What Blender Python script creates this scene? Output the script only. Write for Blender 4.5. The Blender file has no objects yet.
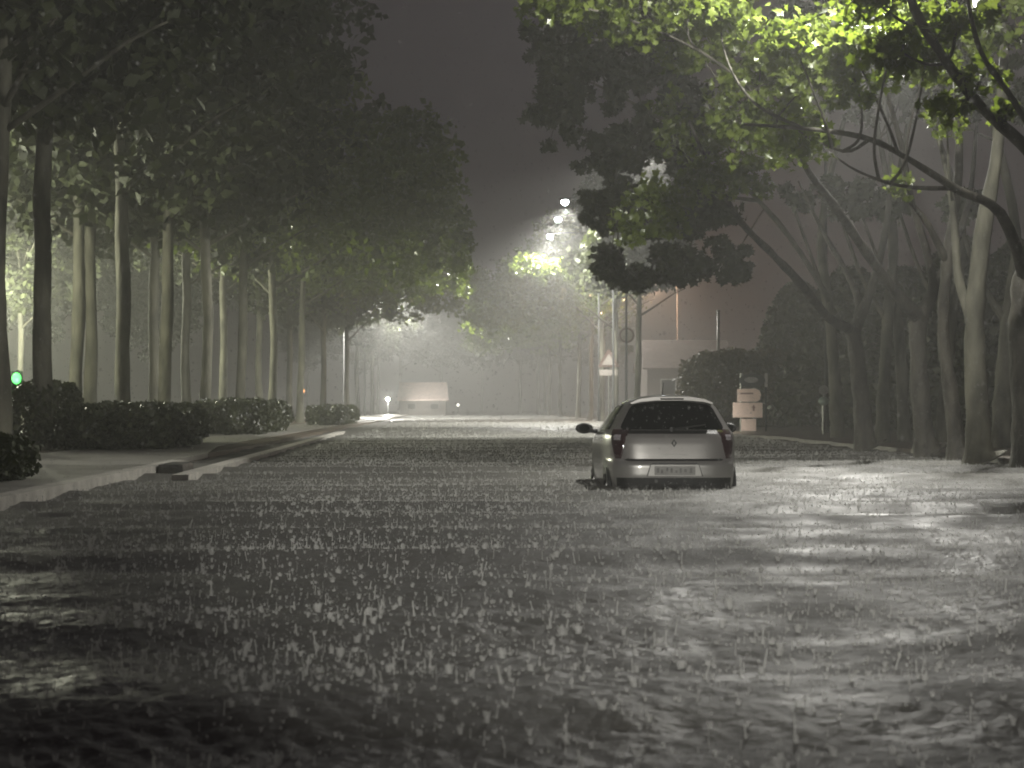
import bpy, bmesh, math, random
import numpy as np
from mathutils import Vector, Matrix
R = math.radians
random.seed(7); RNG = np.random.default_rng(7)

# ------------------------------------------------------------------ camera, world, exposure
S = bpy.data.scenes[0] if not bpy.context.scene else bpy.context.scene
COL = S.collection
CAM_Z = 1.05
cam_d = bpy.data.cameras.new('camera'); cam = bpy.data.objects.new('camera', cam_d); COL.objects.link(cam)
cam_d.sensor_width = 36.0; cam_d.lens = 36.0 * 2200 / 1024
cam.location = (0, 0, CAM_Z)
cam.rotation_euler = (R(90) + math.atan(22 / 2200), 0, -math.atan(57 / 2200))
cam_d.dof.use_dof = True; cam_d.dof.focus_distance = 34; cam_d.dof.aperture_fstop = 6.0
cam_d.clip_start = 0.1; cam_d.clip_end = 3000
S.camera = cam

W = bpy.data.worlds.new('World'); S.world = W; W.use_nodes = True
nt = W.node_tree; bg = nt.nodes['Background']
sky = nt.nodes.new('ShaderNodeTexSky'); sky.sky_type = 'NISHITA'; sky.sun_disc = False
sky.sun_elevation = R(4); sky.sun_rotation = R(200); sky.dust_density = 4
hs = nt.nodes.new('ShaderNodeHueSaturation'); hs.inputs['Saturation'].default_value = 0.25; hs.inputs['Value'].default_value = 0.05
add = nt.nodes.new('ShaderNodeMix'); add.data_type = 'RGBA'; add.blend_type = 'ADD'; add.inputs[0].default_value = 1
nt.links.new(sky.outputs[0], hs.inputs['Color']); nt.links.new(hs.outputs[0], add.inputs[6])
cn = nt.nodes.new('ShaderNodeTexNoise'); cn.inputs['Scale'].default_value = 3.5; cn.inputs['Detail'].default_value = 4
cr_ = nt.nodes.new('ShaderNodeValToRGB'); cr_.color_ramp.elements[0].position = .3; cr_.color_ramp.elements[1].position = .7
cr_.color_ramp.elements[0].color = (.46, .36, .44, 1); cr_.color_ramp.elements[1].color = (.74, .58, .68, 1)   # city glow on the rain clouds
tcw = nt.nodes.new('ShaderNodeTexCoord'); nt.links.new(tcw.outputs['Generated'], cn.inputs['Vector']); nt.links.new(cn.outputs['Fac'], cr_.inputs[0]); nt.links.new(cr_.outputs[0], add.inputs[7])
nt.links.new(add.outputs[2], bg.inputs['Color']); bg.inputs['Strength'].default_value = 0.033
S.view_settings.view_transform = 'Standard'; S.view_settings.look = 'None'
S.view_settings.exposure = 0.35; S.view_settings.gamma = 1.0; S.view_settings.use_curve_mapping = False
S.render.engine = 'CYCLES'
cy = S.cycles
cy.max_bounces = 5; cy.diffuse_bounces = 2; cy.glossy_bounces = 3; cy.transmission_bounces = 4
cy.volume_bounces = 0; cy.transparent_max_bounces = 8
cy.caustics_reflective = False; cy.caustics_refractive = False
cy.sample_clamp_indirect = 4; cy.use_denoising = True; cy.filter_width = 1.9

LAMP_WHITE = (1.0, 0.975, 0.90)
LAMP_SODIUM = (1.0, 0.60, 0.38)

# ------------------------------------------------------------------ helpers
def P(px, py, Y):
    """a point of the place at depth Y, from where it appears in the photograph"""
    return Vector(((px - 455) / 2200 * Y, Y, CAM_Z + (406 - py) / 2200 * Y))

def tag(o, label=None, cat=None, group=None, kind=None):
    if label: o['label'] = label
    if cat: o['category'] = cat
    if group: o['group'] = group
    if kind: o['kind'] = kind
    return o

def empty(name, loc=(0, 0, 0), rz=0.0):
    o = bpy.data.objects.new(name, None); COL.objects.link(o)
    o.location = loc; o.rotation_euler = (0, 0, rz); o.empty_display_size = 0.3
    return o

def link(name, me, mat=None, parent=None, loc=(0, 0, 0)):
    o = bpy.data.objects.new(name, me); COL.objects.link(o); o.location = loc
    if mat and not me.materials: me.materials.append(mat)
    if parent: o.parent = parent
    return o

def obj(name, bm, mat, parent=None, loc=(0, 0, 0), smooth=False):
    me = bpy.data.meshes.new(name); bm.to_mesh(me); bm.free()
    if smooth:
        me.polygons.foreach_set('use_smooth', [True] * len(me.polygons))
    return link(name, me, mat, parent, loc)

def np_mesh(name, V, F, smooth=False):
    """V (n,3); F (m,k) of equal sided faces"""
    V = np.asarray(V, np.float32); F = np.asarray(F, np.int32); k = F.shape[1]
    me = bpy.data.meshes.new(name)
    me.vertices.add(len(V)); me.vertices.foreach_set('co', V.ravel())
    me.loops.add(F.size); me.loops.foreach_set('vertex_index', F.ravel())
    me.polygons.add(len(F))
    me.polygons.foreach_set('loop_start', np.arange(0, F.size, k, dtype=np.int32))
    me.polygons.foreach_set('loop_total', np.full(len(F), k, np.int32))
    if smooth: me.polygons.foreach_set('use_smooth', np.ones(len(F), bool))
    me.update(calc_edges=True); me.validate()
    return me

def box(bm, x0, x1, y0, y1, z0, z1, bevel=0.0):
    r = bmesh.ops.create_cube(bm, size=1)
    for v in r['verts']:
        v.co = Vector((x0 + (v.co.x + .5) * (x1 - x0), y0 + (v.co.y + .5) * (y1 - y0), z0 + (v.co.z + .5) * (z1 - z0)))
    if bevel:
        es = list({e for v in r['verts'] for e in v.link_edges})
        bmesh.ops.bevel(bm, geom=es, offset=bevel, segments=2, affect='EDGES', profile=0.7)

def tube(bm, pts, rad, sides=8, cap=True, jit=0.0):
    pts = [Vector(p) for p in pts]; rings = []
    for i, p in enumerate(pts):
        a = pts[max(i - 1, 0)]; b = pts[min(i + 1, len(pts) - 1)]
        d = (b - a).normalized()
        up = Vector((0, 1, 0)) if abs(d.y) < .9 else Vector((1, 0, 0))
        u = d.cross(up).normalized(); v = d.cross(u)
        rings.append([bm.verts.new(p + (u * math.cos(2 * math.pi * k / sides) + v * math.sin(2 * math.pi * k / sides)) * rad[i] * (1 + random.gauss(0, jit) if jit else 1)) for k in range(sides)])
    for a, b in zip(rings, rings[1:]):
        for k in range(sides):
            bm.faces.new((a[k], a[(k + 1) % sides], b[(k + 1) % sides], b[k]))
    if cap:
        bm.faces.new(rings[0][::-1]); bm.faces.new(rings[-1])

def smooth_path(pts, n=4):
    """Catmull-Rom through (Vector, radius)"""
    out = []; P_ = [p for p, r in pts]; Q = [r for p, r in pts]
    for i in range(len(P_) - 1):
        p0, p1, p2, p3 = P_[max(i - 1, 0)], P_[i], P_[i + 1], P_[min(i + 2, len(P_) - 1)]
        for k in range(n):
            t = k / n
            q = 0.5 * ((2 * p1) + (p2 - p0) * t + (2 * p0 - 5 * p1 + 4 * p2 - p3) * t * t + (3 * p1 - p0 - 3 * p2 + p3) * t ** 3)
            out.append((q, Q[i] * (1 - t) + Q[i + 1] * t))
    out.append((P_[-1], Q[-1])); return [a for a, b in out], [b for a, b in out]

def ellipsoid(bm, c, rx, ry, rz, seg=16):
    r = bmesh.ops.create_uvsphere(bm, u_segments=seg, v_segments=max(6, seg // 2), radius=1)
    for v in r['verts']: v.co = Vector((c[0] + v.co.x * rx, c[1] + v.co.y * ry, c[2] + v.co.z * rz))

def disc(bm, c, r, t, seg=28, axis='Y', rz=None):
    m = Matrix.Rotation(R(90), 4, 'X') if axis == 'Y' else (Matrix.Rotation(R(90), 4, 'Y') if axis == 'X' else Matrix())
    q = bmesh.ops.create_cone(bm, cap_ends=True, segments=seg, radius1=r, radius2=r, depth=t, matrix=Matrix.Translation(c) @ m)
    if rz:
        for v in q['verts']: v.co.z = c[2] + (v.co.z - c[2]) * rz

def prism(bm, outline, y0, y1):
    """outline of (x, z) extruded along y"""
    a = [bm.verts.new((x, y0, z)) for x, z in outline]; b = [bm.verts.new((x, y1, z)) for x, z in outline]
    n = len(a); bm.faces.new(a); bm.faces.new(b[::-1])
    for k in range(n): bm.faces.new((a[k], b[k], b[(k + 1) % n], a[(k + 1) % n]))

# ------------------------------------------------------------------ materials
def mat(name, color, rough=.6, metal=0.0, noise=0.0, scale=6.0, bump=0.0, bscale=30.0, coat=0.0, emit=None, estr=0.0, stretch=None, spec=None):
    m = bpy.data.materials.new(name); m.use_nodes = True
    n = m.node_tree.nodes; l = m.node_tree.links; b = n['Principled BSDF']
    b.inputs['Base Color'].default_value = (*color, 1); b.inputs['Roughness'].default_value = rough
    b.inputs['Metallic'].default_value = metal; b.inputs['Coat Weight'].default_value = coat
    if spec is not None: b.inputs['Specular IOR Level'].default_value = spec
    tc = n.new('ShaderNodeTexCoord'); mp = n.new('ShaderNodeMapping'); l.new(tc.outputs['Object'], mp.inputs[0])
    if stretch: mp.inputs['Scale'].default_value = stretch
    if noise:
        t = n.new('ShaderNodeTexNoise'); t.inputs['Scale'].default_value = scale; t.inputs['Detail'].default_value = 5
        l.new(mp.outputs[0], t.inputs['Vector'])
        rp = n.new('ShaderNodeValToRGB')
        rp.color_ramp.elements[0].position = .3; rp.color_ramp.elements[1].position = .7
        rp.color_ramp.elements[0].color = (*[c * (1 - noise) for c in color], 1)
        rp.color_ramp.elements[1].color = (*[min(1, c * (1 + noise)) for c in color], 1)
        l.new(t.outputs['Fac'], rp.inputs[0]); l.new(rp.outputs[0], b.inputs['Base Color'])
    if bump:
        t = n.new('ShaderNodeTexNoise'); t.inputs['Scale'].default_value = bscale; t.inputs['Detail'].default_value = 6
        l.new(mp.outputs[0], t.inputs['Vector'])
        bp = n.new('ShaderNodeBump'); bp.inputs['Strength'].default_value = bump; bp.inputs['Distance'].default_value = .05
        l.new(t.outputs['Fac'], bp.inputs['Height']); l.new(bp.outputs[0], b.inputs['Normal'])
    if emit:
        b.inputs['Emission Color'].default_value = (*emit, 1); b.inputs['Emission Strength'].default_value = estr
    return m

def leaf_mat(name, c0, c1, trans=.35, rough=.3):
    m = bpy.data.materials.new(name); m.use_nodes = True
    n = m.node_tree.nodes; l = m.node_tree.links; b = n['Principled BSDF']; out = n['Material Output']
    g = n.new('ShaderNodeNewGeometry'); rp = n.new('ShaderNodeValToRGB')
    rp.color_ramp.elements[0].color = (*c0, 1); rp.color_ramp.elements[1].color = (*c1, 1)
    l.new(g.outputs['Random Per Island'], rp.inputs[0]); l.new(rp.outputs[0], b.inputs['Base Color'])
    b.inputs['Roughness'].default_value = rough
    tr = n.new('ShaderNodeBsdfTranslucent'); mx = n.new('ShaderNodeMixShader'); mx.inputs[0].default_value = trans
    hv = n.new('ShaderNodeHueSaturation'); hv.inputs['Value'].default_value = 1.6; hv.inputs['Saturation'].default_value = 1.1
    l.new(rp.outputs[0], hv.inputs['Color']); l.new(hv.outputs[0], tr.inputs['Color'])
    l.new(b.outputs[0], mx.inputs[1]); l.new(tr.outputs[0], mx.inputs[2]); l.new(mx.outputs[0], out.inputs['Surface'])
    return m

M = dict(
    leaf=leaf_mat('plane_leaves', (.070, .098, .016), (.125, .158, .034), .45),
    leaf_shaded=leaf_mat('shaded_leaves', (.020, .027, .008), (.042, .052, .014), .12, .7),  # darker leaf copy: the shade of unlit crowns is put into its colour
    hedge=leaf_mat('hedge_leaves', (.018, .024, .010), (.045, .052, .02), .15, .45),
    hedge_brown=leaf_mat('brown_hedge_leaves', (.045, .040, .02), (.085, .075, .035), .2, .45),
    bark=mat('plane_bark', (.095, .092, .068), .8, noise=.6, scale=3.0, bump=.6, bscale=9, stretch=(1, 1, .35)),
    bark_pale=mat('pale_bark', (.048, .044, .034), .7, noise=.7, scale=4, bump=1.0, bscale=13, stretch=(1, 1, .4)),
    soil=mat('wet_soil', (.085, .068, .05), .5, noise=.4, scale=.8, bump=.5, bscale=6),
    asphalt=mat('wet_asphalt', (.05, .05, .05), .4, noise=.2, scale=5),
    pavement=mat('wet_pavement', (.30, .29, .265), .30, noise=.25, scale=.9, bump=.25, bscale=5),
    kerb=mat('kerb_stone', (.55, .53, .48), .35, noise=.25, scale=3, bump=.3, bscale=12),
    metal=mat('galvanised_metal', (.20, .20, .19), .4, .6, noise=.2, scale=4),
    metal_dark=mat('dark_painted_metal', (.02, .021, .021), .75, .0, noise=.2, scale=8),
    silver=mat('silver_car_paint', (.31, .30, .285), .3, .45, coat=.8, noise=.06, scale=2, bump=.02, bscale=300),
    silver_plain=mat('silver_bumper_paint', (.27, .265, .25), .33, .35, coat=.6, noise=.08, scale=3),
    glass=mat('dark_window_glass', (.006, .007, .007), .06, noise=.3, scale=2),
    plastic=mat('black_plastic', (.018, .018, .018), .5, noise=.25, scale=12, bump=.1, bscale=200),
    rubber=mat('tyre_rubber', (.02, .02, .02), .8, noise=.2, scale=20),
    lamp_red=mat('red_lamp_glass', (.032, .012, .014), .08, coat=1, noise=.3, scale=14),
    lamp_clear=mat('clear_lamp_glass', (.45, .42, .44), .08, .3, coat=1, noise=.3, scale=25),
    plate=mat('number_plate', (.19, .185, .17), .4, noise=.15, scale=10),
    plate_ink=mat('number_plate_ink', (.11, .11, .10), .5, noise=.3, scale=20),
    chrome=mat('dull_chrome', (.30, .30, .30), .2, 1.0, noise=.1, scale=10),
    sign_pale=mat('pale_sign_face', (.80, .62, .53), .35, noise=.08, scale=4),
    sign_ink=mat('sign_lettering', (.30, .18, .15), .5, noise=.2, scale=9),
    sign_dark=mat('dark_sign_face', (.02, .022, .022), .4, noise=.3, scale=5),
    sign_grey=mat('grey_sign_face', (.22, .21, .20), .4, noise=.3, scale=5),
    sign_white=mat('white_sign_face', (.36, .33, .30), .35, noise=.1, scale=5),
    sign_red=mat('red_sign_border', (.15, .10, .085), .4, noise=.15, scale=6),
    sign_green=mat('pale_green_enamel', (.30, .38, .33), .4, noise=.2, scale=6),
    wall=mat('pale_render', (.08, .065, .058), .7, noise=.2, scale=1.2, bump=.2, bscale=20),
    roof=mat('pale_roof_tiles', (.10, .075, .066), .5, noise=.25, scale=3, bump=.4, bscale=14),
    pane=mat('dark_pane', (.02, .02, .022), .1, noise=.2, scale=3),
    kiosk_roof=mat('kiosk_roof', (.80, .66, .60), .5, noise=.12, scale=3),
    kiosk_wall=mat('kiosk_wall', (.13, .115, .105), .7, noise=.2, scale=2),
    concrete=mat('dark_concrete', (.09, .088, .08), .5, noise=.3, scale=6, bump=.4, bscale=25),
    bulb=mat('lamp_lens', (.8, .8, .8), .3, emit=(.93, .97, 1), estr=30, noise=.02, scale=3),
    bulb_warm=mat('sodium_lens', (.8, .6, .4), .3, emit=(1, .72, .42), estr=7, noise=.02, scale=3),
    bulb_green=mat('green_lens', (.1, .6, .15), .3, emit=(.10, 1.0, .16), estr=2.2, noise=.02, scale=3),
    bulb_amber=mat('amber_lens', (.6, .3, .1), .3, emit=(1, .42, .16), estr=2.2, noise=.02, scale=3),
    bulb_pale=mat('pale_lens', (.8, .8, .7), .3, emit=(1, .96, .85), estr=2.2, noise=.02, scale=3),
)

def water_material():
    m = mat('flood_water', (.115, .113, .103), .58, noise=.25, scale=.25)
    n = m.node_tree.nodes; l = m.node_tree.links; b = n['Principled BSDF']
    b.inputs['IOR'].default_value = 1.33; b.inputs['Specular IOR Level'].default_value = .3
    tc = n.new('ShaderNodeTexCoord')
    rn = n.new('ShaderNodeTexNoise'); rn.inputs['Scale'].default_value = 1.3; rn.inputs['Detail'].default_value = 5
    rm = n.new('ShaderNodeMapRange'); rm.inputs['From Min'].default_value = .35; rm.inputs['From Max'].default_value = .65; rm.inputs['To Min'].default_value = .46; rm.inputs['To Max'].default_value = .72
    l.new(tc.outputs['Object'], rn.inputs['Vector']); l.new(rn.outputs['Fac'], rm.inputs['Value']); l.new(rm.outputs['Result'], b.inputs['Roughness'])
    a = n.new('ShaderNodeTexVoronoi'); a.inputs['Scale'].default_value = 9; a.feature = 'SMOOTH_F1'
    s = n.new('ShaderNodeMath'); s.operation = 'SINE'; k = n.new('ShaderNodeMath'); k.operation = 'MULTIPLY'; k.inputs[1].default_value = 26
    l.new(tc.outputs['Object'], a.inputs['Vector']); l.new(a.outputs['Distance'], k.inputs[0]); l.new(k.outputs[0], s.inputs[0])
    t = n.new('ShaderNodeTexNoise'); t.inputs['Scale'].default_value = 24; t.inputs['Detail'].default_value = 5
    l.new(tc.outputs['Object'], t.inputs['Vector'])
    b1 = n.new('ShaderNodeBump'); b1.inputs['Strength'].default_value = .0; b1.inputs['Distance'].default_value = .006
    b2 = n.new('ShaderNodeBump'); b2.inputs['Strength'].default_value = .8; b2.inputs['Distance'].default_value = .012
    l.new(s.outputs[0], b1.inputs['Height']); l.new(t.outputs['Fac'], b2.inputs['Height'])
    l.new(b1.outputs[0], b2.inputs['Normal']); l.new(b2.outputs[0], b.inputs['Normal'])
    return m
M['water'] = water_material()

def splash_material():
    m = bpy.data.materials.new('splash_water'); m.use_nodes = True
    n = m.node_tree.nodes; l = m.node_tree.links; b = n['Principled BSDF']; out = n['Material Output']
    b.inputs['Base Color'].default_value = (.55, .55, .53, 1); b.inputs['Roughness'].default_value = .07; b.inputs['IOR'].default_value = 1.33
    tr = n.new('ShaderNodeBsdfTranslucent'); tr.inputs['Color'].default_value = (.8, .8, .77, 1)
    tp = n.new('ShaderNodeBsdfTransparent'); m1 = n.new('ShaderNodeMixShader'); m2 = n.new('ShaderNodeMixShader')
    m1.inputs[0].default_value = .35; m2.inputs[0].default_value = .58
    l.new(b.outputs[0], m1.inputs[1]); l.new(tr.outputs[0], m1.inputs[2]); l.new(m1.outputs[0], m2.inputs[1]); l.new(tp.outputs[0], m2.inputs[2])
    l.new(m2.outputs[0], out.inputs['Surface'])
    return m
M['splash'] = splash_material()

# ------------------------------------------------------------------ the setting
def slab(name, outline, z0, z1, m):
    bm = bmesh.new()
    a = [bm.verts.new((x, y, z0)) for x, y in outline]; b = [bm.verts.new((x, y, z1)) for x, y in outline]
    n = len(a); bm.faces.new(b); bm.faces.new(a[::-1])
    for k in range(n): bm.faces.new((a[k], a[(k + 1) % n], b[(k + 1) % n], b[k]))
    bmesh.ops.recalc_face_normals(bm, faces=bm.faces)
    return tag(obj(name, bm, m), kind='structure')

bm = bmesh.new()
vs = [bm.verts.new(p) for p in ((-240, -50, -.5), (240, -50, -.5), (240, 590, -.5), (-240, 590, -.5))]; bm.faces.new(vs)
tag(obj('ground', bm, M['soil']), kind='structure')
slab('road', [(-4.7, -40), (9.8, -40), (9.8, 420), (-4.7, 420)], -.48, -.29, M['asphalt'])

def wob(x, y0, y1, step, amp, seed):
    r = random.Random(seed); out = []; y = y0
    while y <= y1: out.append((x + r.uniform(-amp, amp), y)); y += step
    return out
slab('left_verge', [(-4.77, -40), (-4.77, 8), (-4.95, 44), (-4.95, 420), (-200, 420), (-200, -40)], -.45, .10, M['soil'])
slab('right_verge', wob(9.9, -40, 420, 3.0, .25, 3) + [(200, 420), (200, -40)], -.45, .10, M['soil'])
slab('pavement', [(-4.775, 8), (-4.93, 44), (-5.6, 52), (-6.2, 300), (-8.0, 300), (-8.2, 8)], .02, .115, M['pavement'])
slab('kerb', [(-4.76, 6), (-4.54, 6), (-4.66, 38), (-4.88, 38)], -.3, .125, M['kerb'])
slab('kerb', [(-3.98, 31), (-3.74, 31), (-4.18, 84), (-4.45, 84)], -.3, .085, M['kerb'])

# ------------------------------------------------------------------ water sheet
def make_water():
    ny, nx = 1350, 640
    y = 4.3 * np.exp(np.linspace(0, math.log(420 / 4.3), ny))
    u = np.linspace(-1, 1, nx)
    hw = 3.5 + .30 * y
    X = u[None, :] * hw[:, None] + .02 * y[:, None]; Y = np.repeat(y[:, None], nx, 1)
    dy = np.gradient(y)[:, None]; dx = (hw * 2 / nx)[:, None]
    g = np.maximum(dx, dy)
    Z = np.zeros_like(X)
    def wave(lam, ang, amp, ph):
        nonlocal Z
        k = 2 * math.pi / lam
        att = np.clip((lam / g - 2.0) / 2.0, 0, 1)
        Z += att * amp * np.sin(k * (X * math.sin(ang) + Y * math.cos(ang)) + ph)
    for i in range(16):                                    # low wash running down the road
        lam = RNG.uniform(.9, 3.6); wave(lam, RNG.normal(0, .16), .0075 * lam / 2 * RNG.uniform(.4, 1), RNG.uniform(0, 6.3))
    # gust patches where the chop is rougher
    def patch(sx, sy, n):
        f = np.zeros_like(X)
        for i in range(n):
            a = RNG.normal(0, 1, 2); f += np.sin(X * a[0] / sx + Y * a[1] / sy + RNG.uniform(0, 6.3))
        return np.clip(.5 + f / (n ** .5) * .35, .05, 1)
    Zs = Z.copy(); Z[:] = 0
    for i in range(54):
        lam = RNG.uniform(.11, .55); wave(lam, RNG.uniform(0, 6.3), .0007 * lam / .3 * RNG.uniform(.5, 1.2), RNG.uniform(0, 6.3))
    for i in range(40):                                    # surface beaten rough by the rain
        lam = RNG.uniform(.06, .16); wave(lam, RNG.uniform(0, 6.3), .0011 * RNG.uniform(.5, 1.2), RNG.uniform(0, 6.3))
    Z *= .5 + .5 * patch(2.2, .9, 7)
    # drop rings
    for i in range(9000):
        yy = 4.5 * math.exp(RNG.uniform(0, math.log(26 / 4.5))); xx = RNG.uniform(-1, 1) * (2.8 + .28 * yy) + .02 * yy
        r0 = RNG.uniform(.03, .16); wd = .035 + .004 * yy; rr = r0 + 2.2 * wd
        j0, j1 = np.searchsorted(y, [yy - rr, yy + rr])
        h = 3.5 + .30 * yy; uu = (xx - .02 * yy) / h
        i0 = int((uu - rr / h + 1) / 2 * (nx - 1)); i1 = int((uu + rr / h + 1) / 2 * (nx - 1)) + 2
        i0 = max(i0, 0); i1 = min(i1, nx)
        if j1 <= j0 or i1 <= i0: continue
        d = np.hypot(X[j0:j1, i0:i1] - xx, Y[j0:j1, i0:i1] - yy)
        Z[j0:j1, i0:i1] += RNG.uniform(.0006, .002) * np.exp(-((d - r0) / wd) ** 2 * 1.6) - .001 * np.exp(-(d / (r0 * .7)) ** 2)
    Z += Zs
    V = np.stack([X, Y, Z], -1).reshape(-1, 3)
    idx = np.arange(ny * nx).reshape(ny, nx)
    F = np.stack([idx[:-1, :-1], idx[:-1, 1:], idx[1:, 1:], idx[1:, :-1]], -1).reshape(-1, 4)
    # plain water behind the viewpoint
    n0 = len(V)
    V = np.vstack([V, [(-30, -40, 0), (30, -40, 0), (30, 4.3, 0), (-30, 4.3, 0)]]); F = np.vstack([F, [[n0, n0 + 1, n0 + 2, n0 + 3]]])
    o = link('flood_water', np_mesh('flood_water', V, F, True), M['water'])
    tag(o, kind='structure')
    return y, u, X, Y, (Z)
WY, WU, WX, WYY, WZ = make_water()

# ------------------------------------------------------------------ foliage
def rand_rot(n, tilt=None):
    q = RNG.normal(size=(n, 4)); q /= np.linalg.norm(q, axis=1)[:, None]
    w, x, y, z = q.T
    return np.stack([np.stack([1 - 2 * (y * y + z * z), 2 * (x * y - z * w), 2 * (x * z + y * w)], -1),
                     np.stack([2 * (x * y + z * w), 1 - 2 * (x * x + z * z), 2 * (y * z - x * w)], -1),
                     np.stack([2 * (x * z - y * w), 2 * (y * z + x * w), 1 - 2 * (x * x + y * y)], -1)], 1)
DIAMOND_V = np.array([(0, -.5, 0), (.36, 0, .10), (0, .55, 0), (-.36, 0, .10)])
DIAMOND_F = np.array([(0, 1, 2), (0, 2, 3)])
_o = [(0, -.5), (.14, -.30), (.46, -.34), (.36, -.08), (.55, .16), (.24, .16), (0, .62), (-.24, .16), (-.55, .16), (-.36, -.08), (-.46, -.34), (-.14, -.30)]
LOBED_V = np.array([(0, -.05, .0)] + [(x, y, .28 * abs(x) - .12 * y * y) for x, y in _o])
LOBED_F = np.array([(0, 1 + i, 1 + (i + 1) % 12) for i in range(12)])
def leaves(name, pos, size, V0=DIAMOND_V, F0=DIAMOND_F):
    pos = np.asarray(pos); n = len(pos); k = len(V0)
    V = np.einsum('nij,kj->nki', rand_rot(n), V0) * np.asarray(size)[:, None, None] + pos[:, None, :]
    F = (F0[None] + (np.arange(n) * k)[:, None, None]).reshape(-1, F0.shape[1])
    return np_mesh(name, V.reshape(-1, 3), F)
def cloud(c, r, n, hollow=.3):
    d = RNG.normal(size=(n, 3)); d /= np.linalg.norm(d, axis=1)[:, None]
    return np.asarray(c) + d * (RNG.uniform(hollow, 1, n) ** .5)[:, None] * np.asarray(r)
def crown_points(c, r, clumps, per, cr=(.5, 1.1), zmin=None):
    cs = cloud(c, r, clumps, .05); out = []
    for q in cs:
        s = RNG.uniform(*cr); out.append(cloud(q, (s, s, s * .75), int(per * RNG.uniform(.5, 1.3)), .0))
    p = np.vstack(out)
    return p if zmin is None else p[p[:, 2] > zmin + RNG.normal(0, .35, len(p))]

# --- the avenue trees: straight trunks, crowns starting seven metres up
def avenue_trunk(seed):
    r = random.Random(seed); bm = bmesh.new()
    pts = []; x = y = 0.0
    for k, z in enumerate((-.1, .25, 1, 2.5, 4, 5.5, 7, 8.5, 10.5, 13)):
        pts.append((Vector((x, y, z)), (.33, .25, .215, .20, .19, .18, .17, .14, .10, .05)[k] * r.uniform(.93, 1.07)))
        x += r.uniform(-.07, .07); y += r.uniform(-.07, .07)
    tube(bm, *smooth_path(pts, 3), sides=12, jit=.04)
    for k in range(9):
        z = r.uniform(5.9, 10); a = r.uniform(0, 6.28); L = r.uniform(2.2, 4.2)
        i = min(range(len(pts)), key=lambda q: abs(pts[q][0].z - z)); b = pts[i][0].copy(); b.z = z
        d = Vector((math.cos(a), math.sin(a), 0))
        tube(bm, *smooth_path([(b, .08), (b + d * L * .35 + Vector((0, 0, L * .2)), .06), (b + d * L * .75 + Vector((0, 0, L * .45)), .04), (b + d * L + Vector((0, 0, L * .55)), .02)], 2), sides=6)
    me = bpy.data.meshes.new('trunk'); bm.to_mesh(me); bm.free()
    me.polygons.foreach_set('use_smooth', [True] * len(me.polygons)); me.materials.append(M['bark']); return me
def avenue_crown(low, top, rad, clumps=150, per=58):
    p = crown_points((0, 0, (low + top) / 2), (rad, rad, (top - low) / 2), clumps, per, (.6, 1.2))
    me = leaves('crown', p, RNG.uniform(.28, .50, len(p))); me.materials.append(M['leaf_shaded']); return me
TR = [avenue_trunk(s) for s in (1, 2, 3, 4)]
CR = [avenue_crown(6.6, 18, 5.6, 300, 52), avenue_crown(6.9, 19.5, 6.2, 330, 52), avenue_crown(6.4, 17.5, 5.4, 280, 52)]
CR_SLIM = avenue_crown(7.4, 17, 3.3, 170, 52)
_sp = np.vstack([crown_points((0, 0, 12.2), (3.3, 3.3, 4.8), 150, 50, (.6, 1.2)), crown_points((-5.1, -3.8, 11.1), (1.9, 1.5, 1.5), 26, 46, (.4, .8)), crown_points((-3.4, -1.8, 10.6), (1.6, 1.6, .8), 14, 40, (.4, .7))])
CR_SPRIG = leaves('crown', _sp, RNG.uniform(.2, .36, len(_sp))); CR_SPRIG.materials.append(M['leaf'])
def overhang_crown(side, seed_top):
    p = [crown_points((0, 0, 12.2), (5.2, 5.2, 5.5), 220, 44, (.6, 1.2)), crown_points((side * 6.0, 0, 8.9), (4.6, 3.4, 2.0), 75, 46, (.5, 1.0)), crown_points((side * 6.0, 0, seed_top), (4.0, 3.2, 1.8), 60, 46, (.5, 1.0))]
    p = np.vstack(p); me = leaves('crown', p, RNG.uniform(.24, .44, len(p))); me.materials.append(M['leaf']); return me  # lighter leaf copy, lamplight on these crowns put into the colour
OVER_L = overhang_crown(1, 12); OVER_R = overhang_crown(-1, 11)
def avenue_tree(x, y, i, label, group, s=1.0, crown=None, z=.1):
    t = empty('avenue_tree', (x, y, z), RNG.uniform(0, 6.28)); t.scale = (s, s, s)
    tag(t, label, 'tree', group)
    link('trunk', TR[i % 4], None, t)
    if crown is not None: t.rotation_euler.z = 0 if crown is CR_SPRIG else RNG.uniform(-.35, .35)
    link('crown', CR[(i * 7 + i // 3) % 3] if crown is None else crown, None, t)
    return t
ORD = 'first second third fourth fifth sixth seventh eighth ninth tenth eleventh twelfth thirteenth fourteenth fifteenth sixteenth seventeenth eighteenth nineteenth twentieth'.split()
A = [(5, 44), (40, 47.7), (122, 59.5), (166, 68.5), (205, 79), (240, 92), (272, 108), (300, 128), (325, 152)]
B = [(75, 66.6), (95, 70), (155, 84), (185, 94), (225, 110), (258, 128), (290, 150)]
left = sorted(A + B)
for i, (px, Y) in enumerate(left):
    lab = {0: 'dark tall tree cut by the left edge of the photo, beside the low bush',
           1: 'dark tall tree by the green light, standing clear of the hedge on its left'}.get(i, '%s tall trunk from the left edge, in the left avenue behind the hedges' % ORD[i])
    avenue_tree((px - 455) / 2200 * Y, Y, i, lab, 'trees of the left avenue', 1.0, OVER_L if px in (240, 272, 300, 325) else None)
for i, (x, y) in enumerate([(-8.6, 175), (-8.8, 200), (-8.5, 228), (-9.2, 260), (-7.5, 300)]):
    avenue_tree(x, y, i + 3, 'faint far tree of the left avenue, dissolving in the rain mist before the kiosk', 'far trees of the left avenue')
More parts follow.
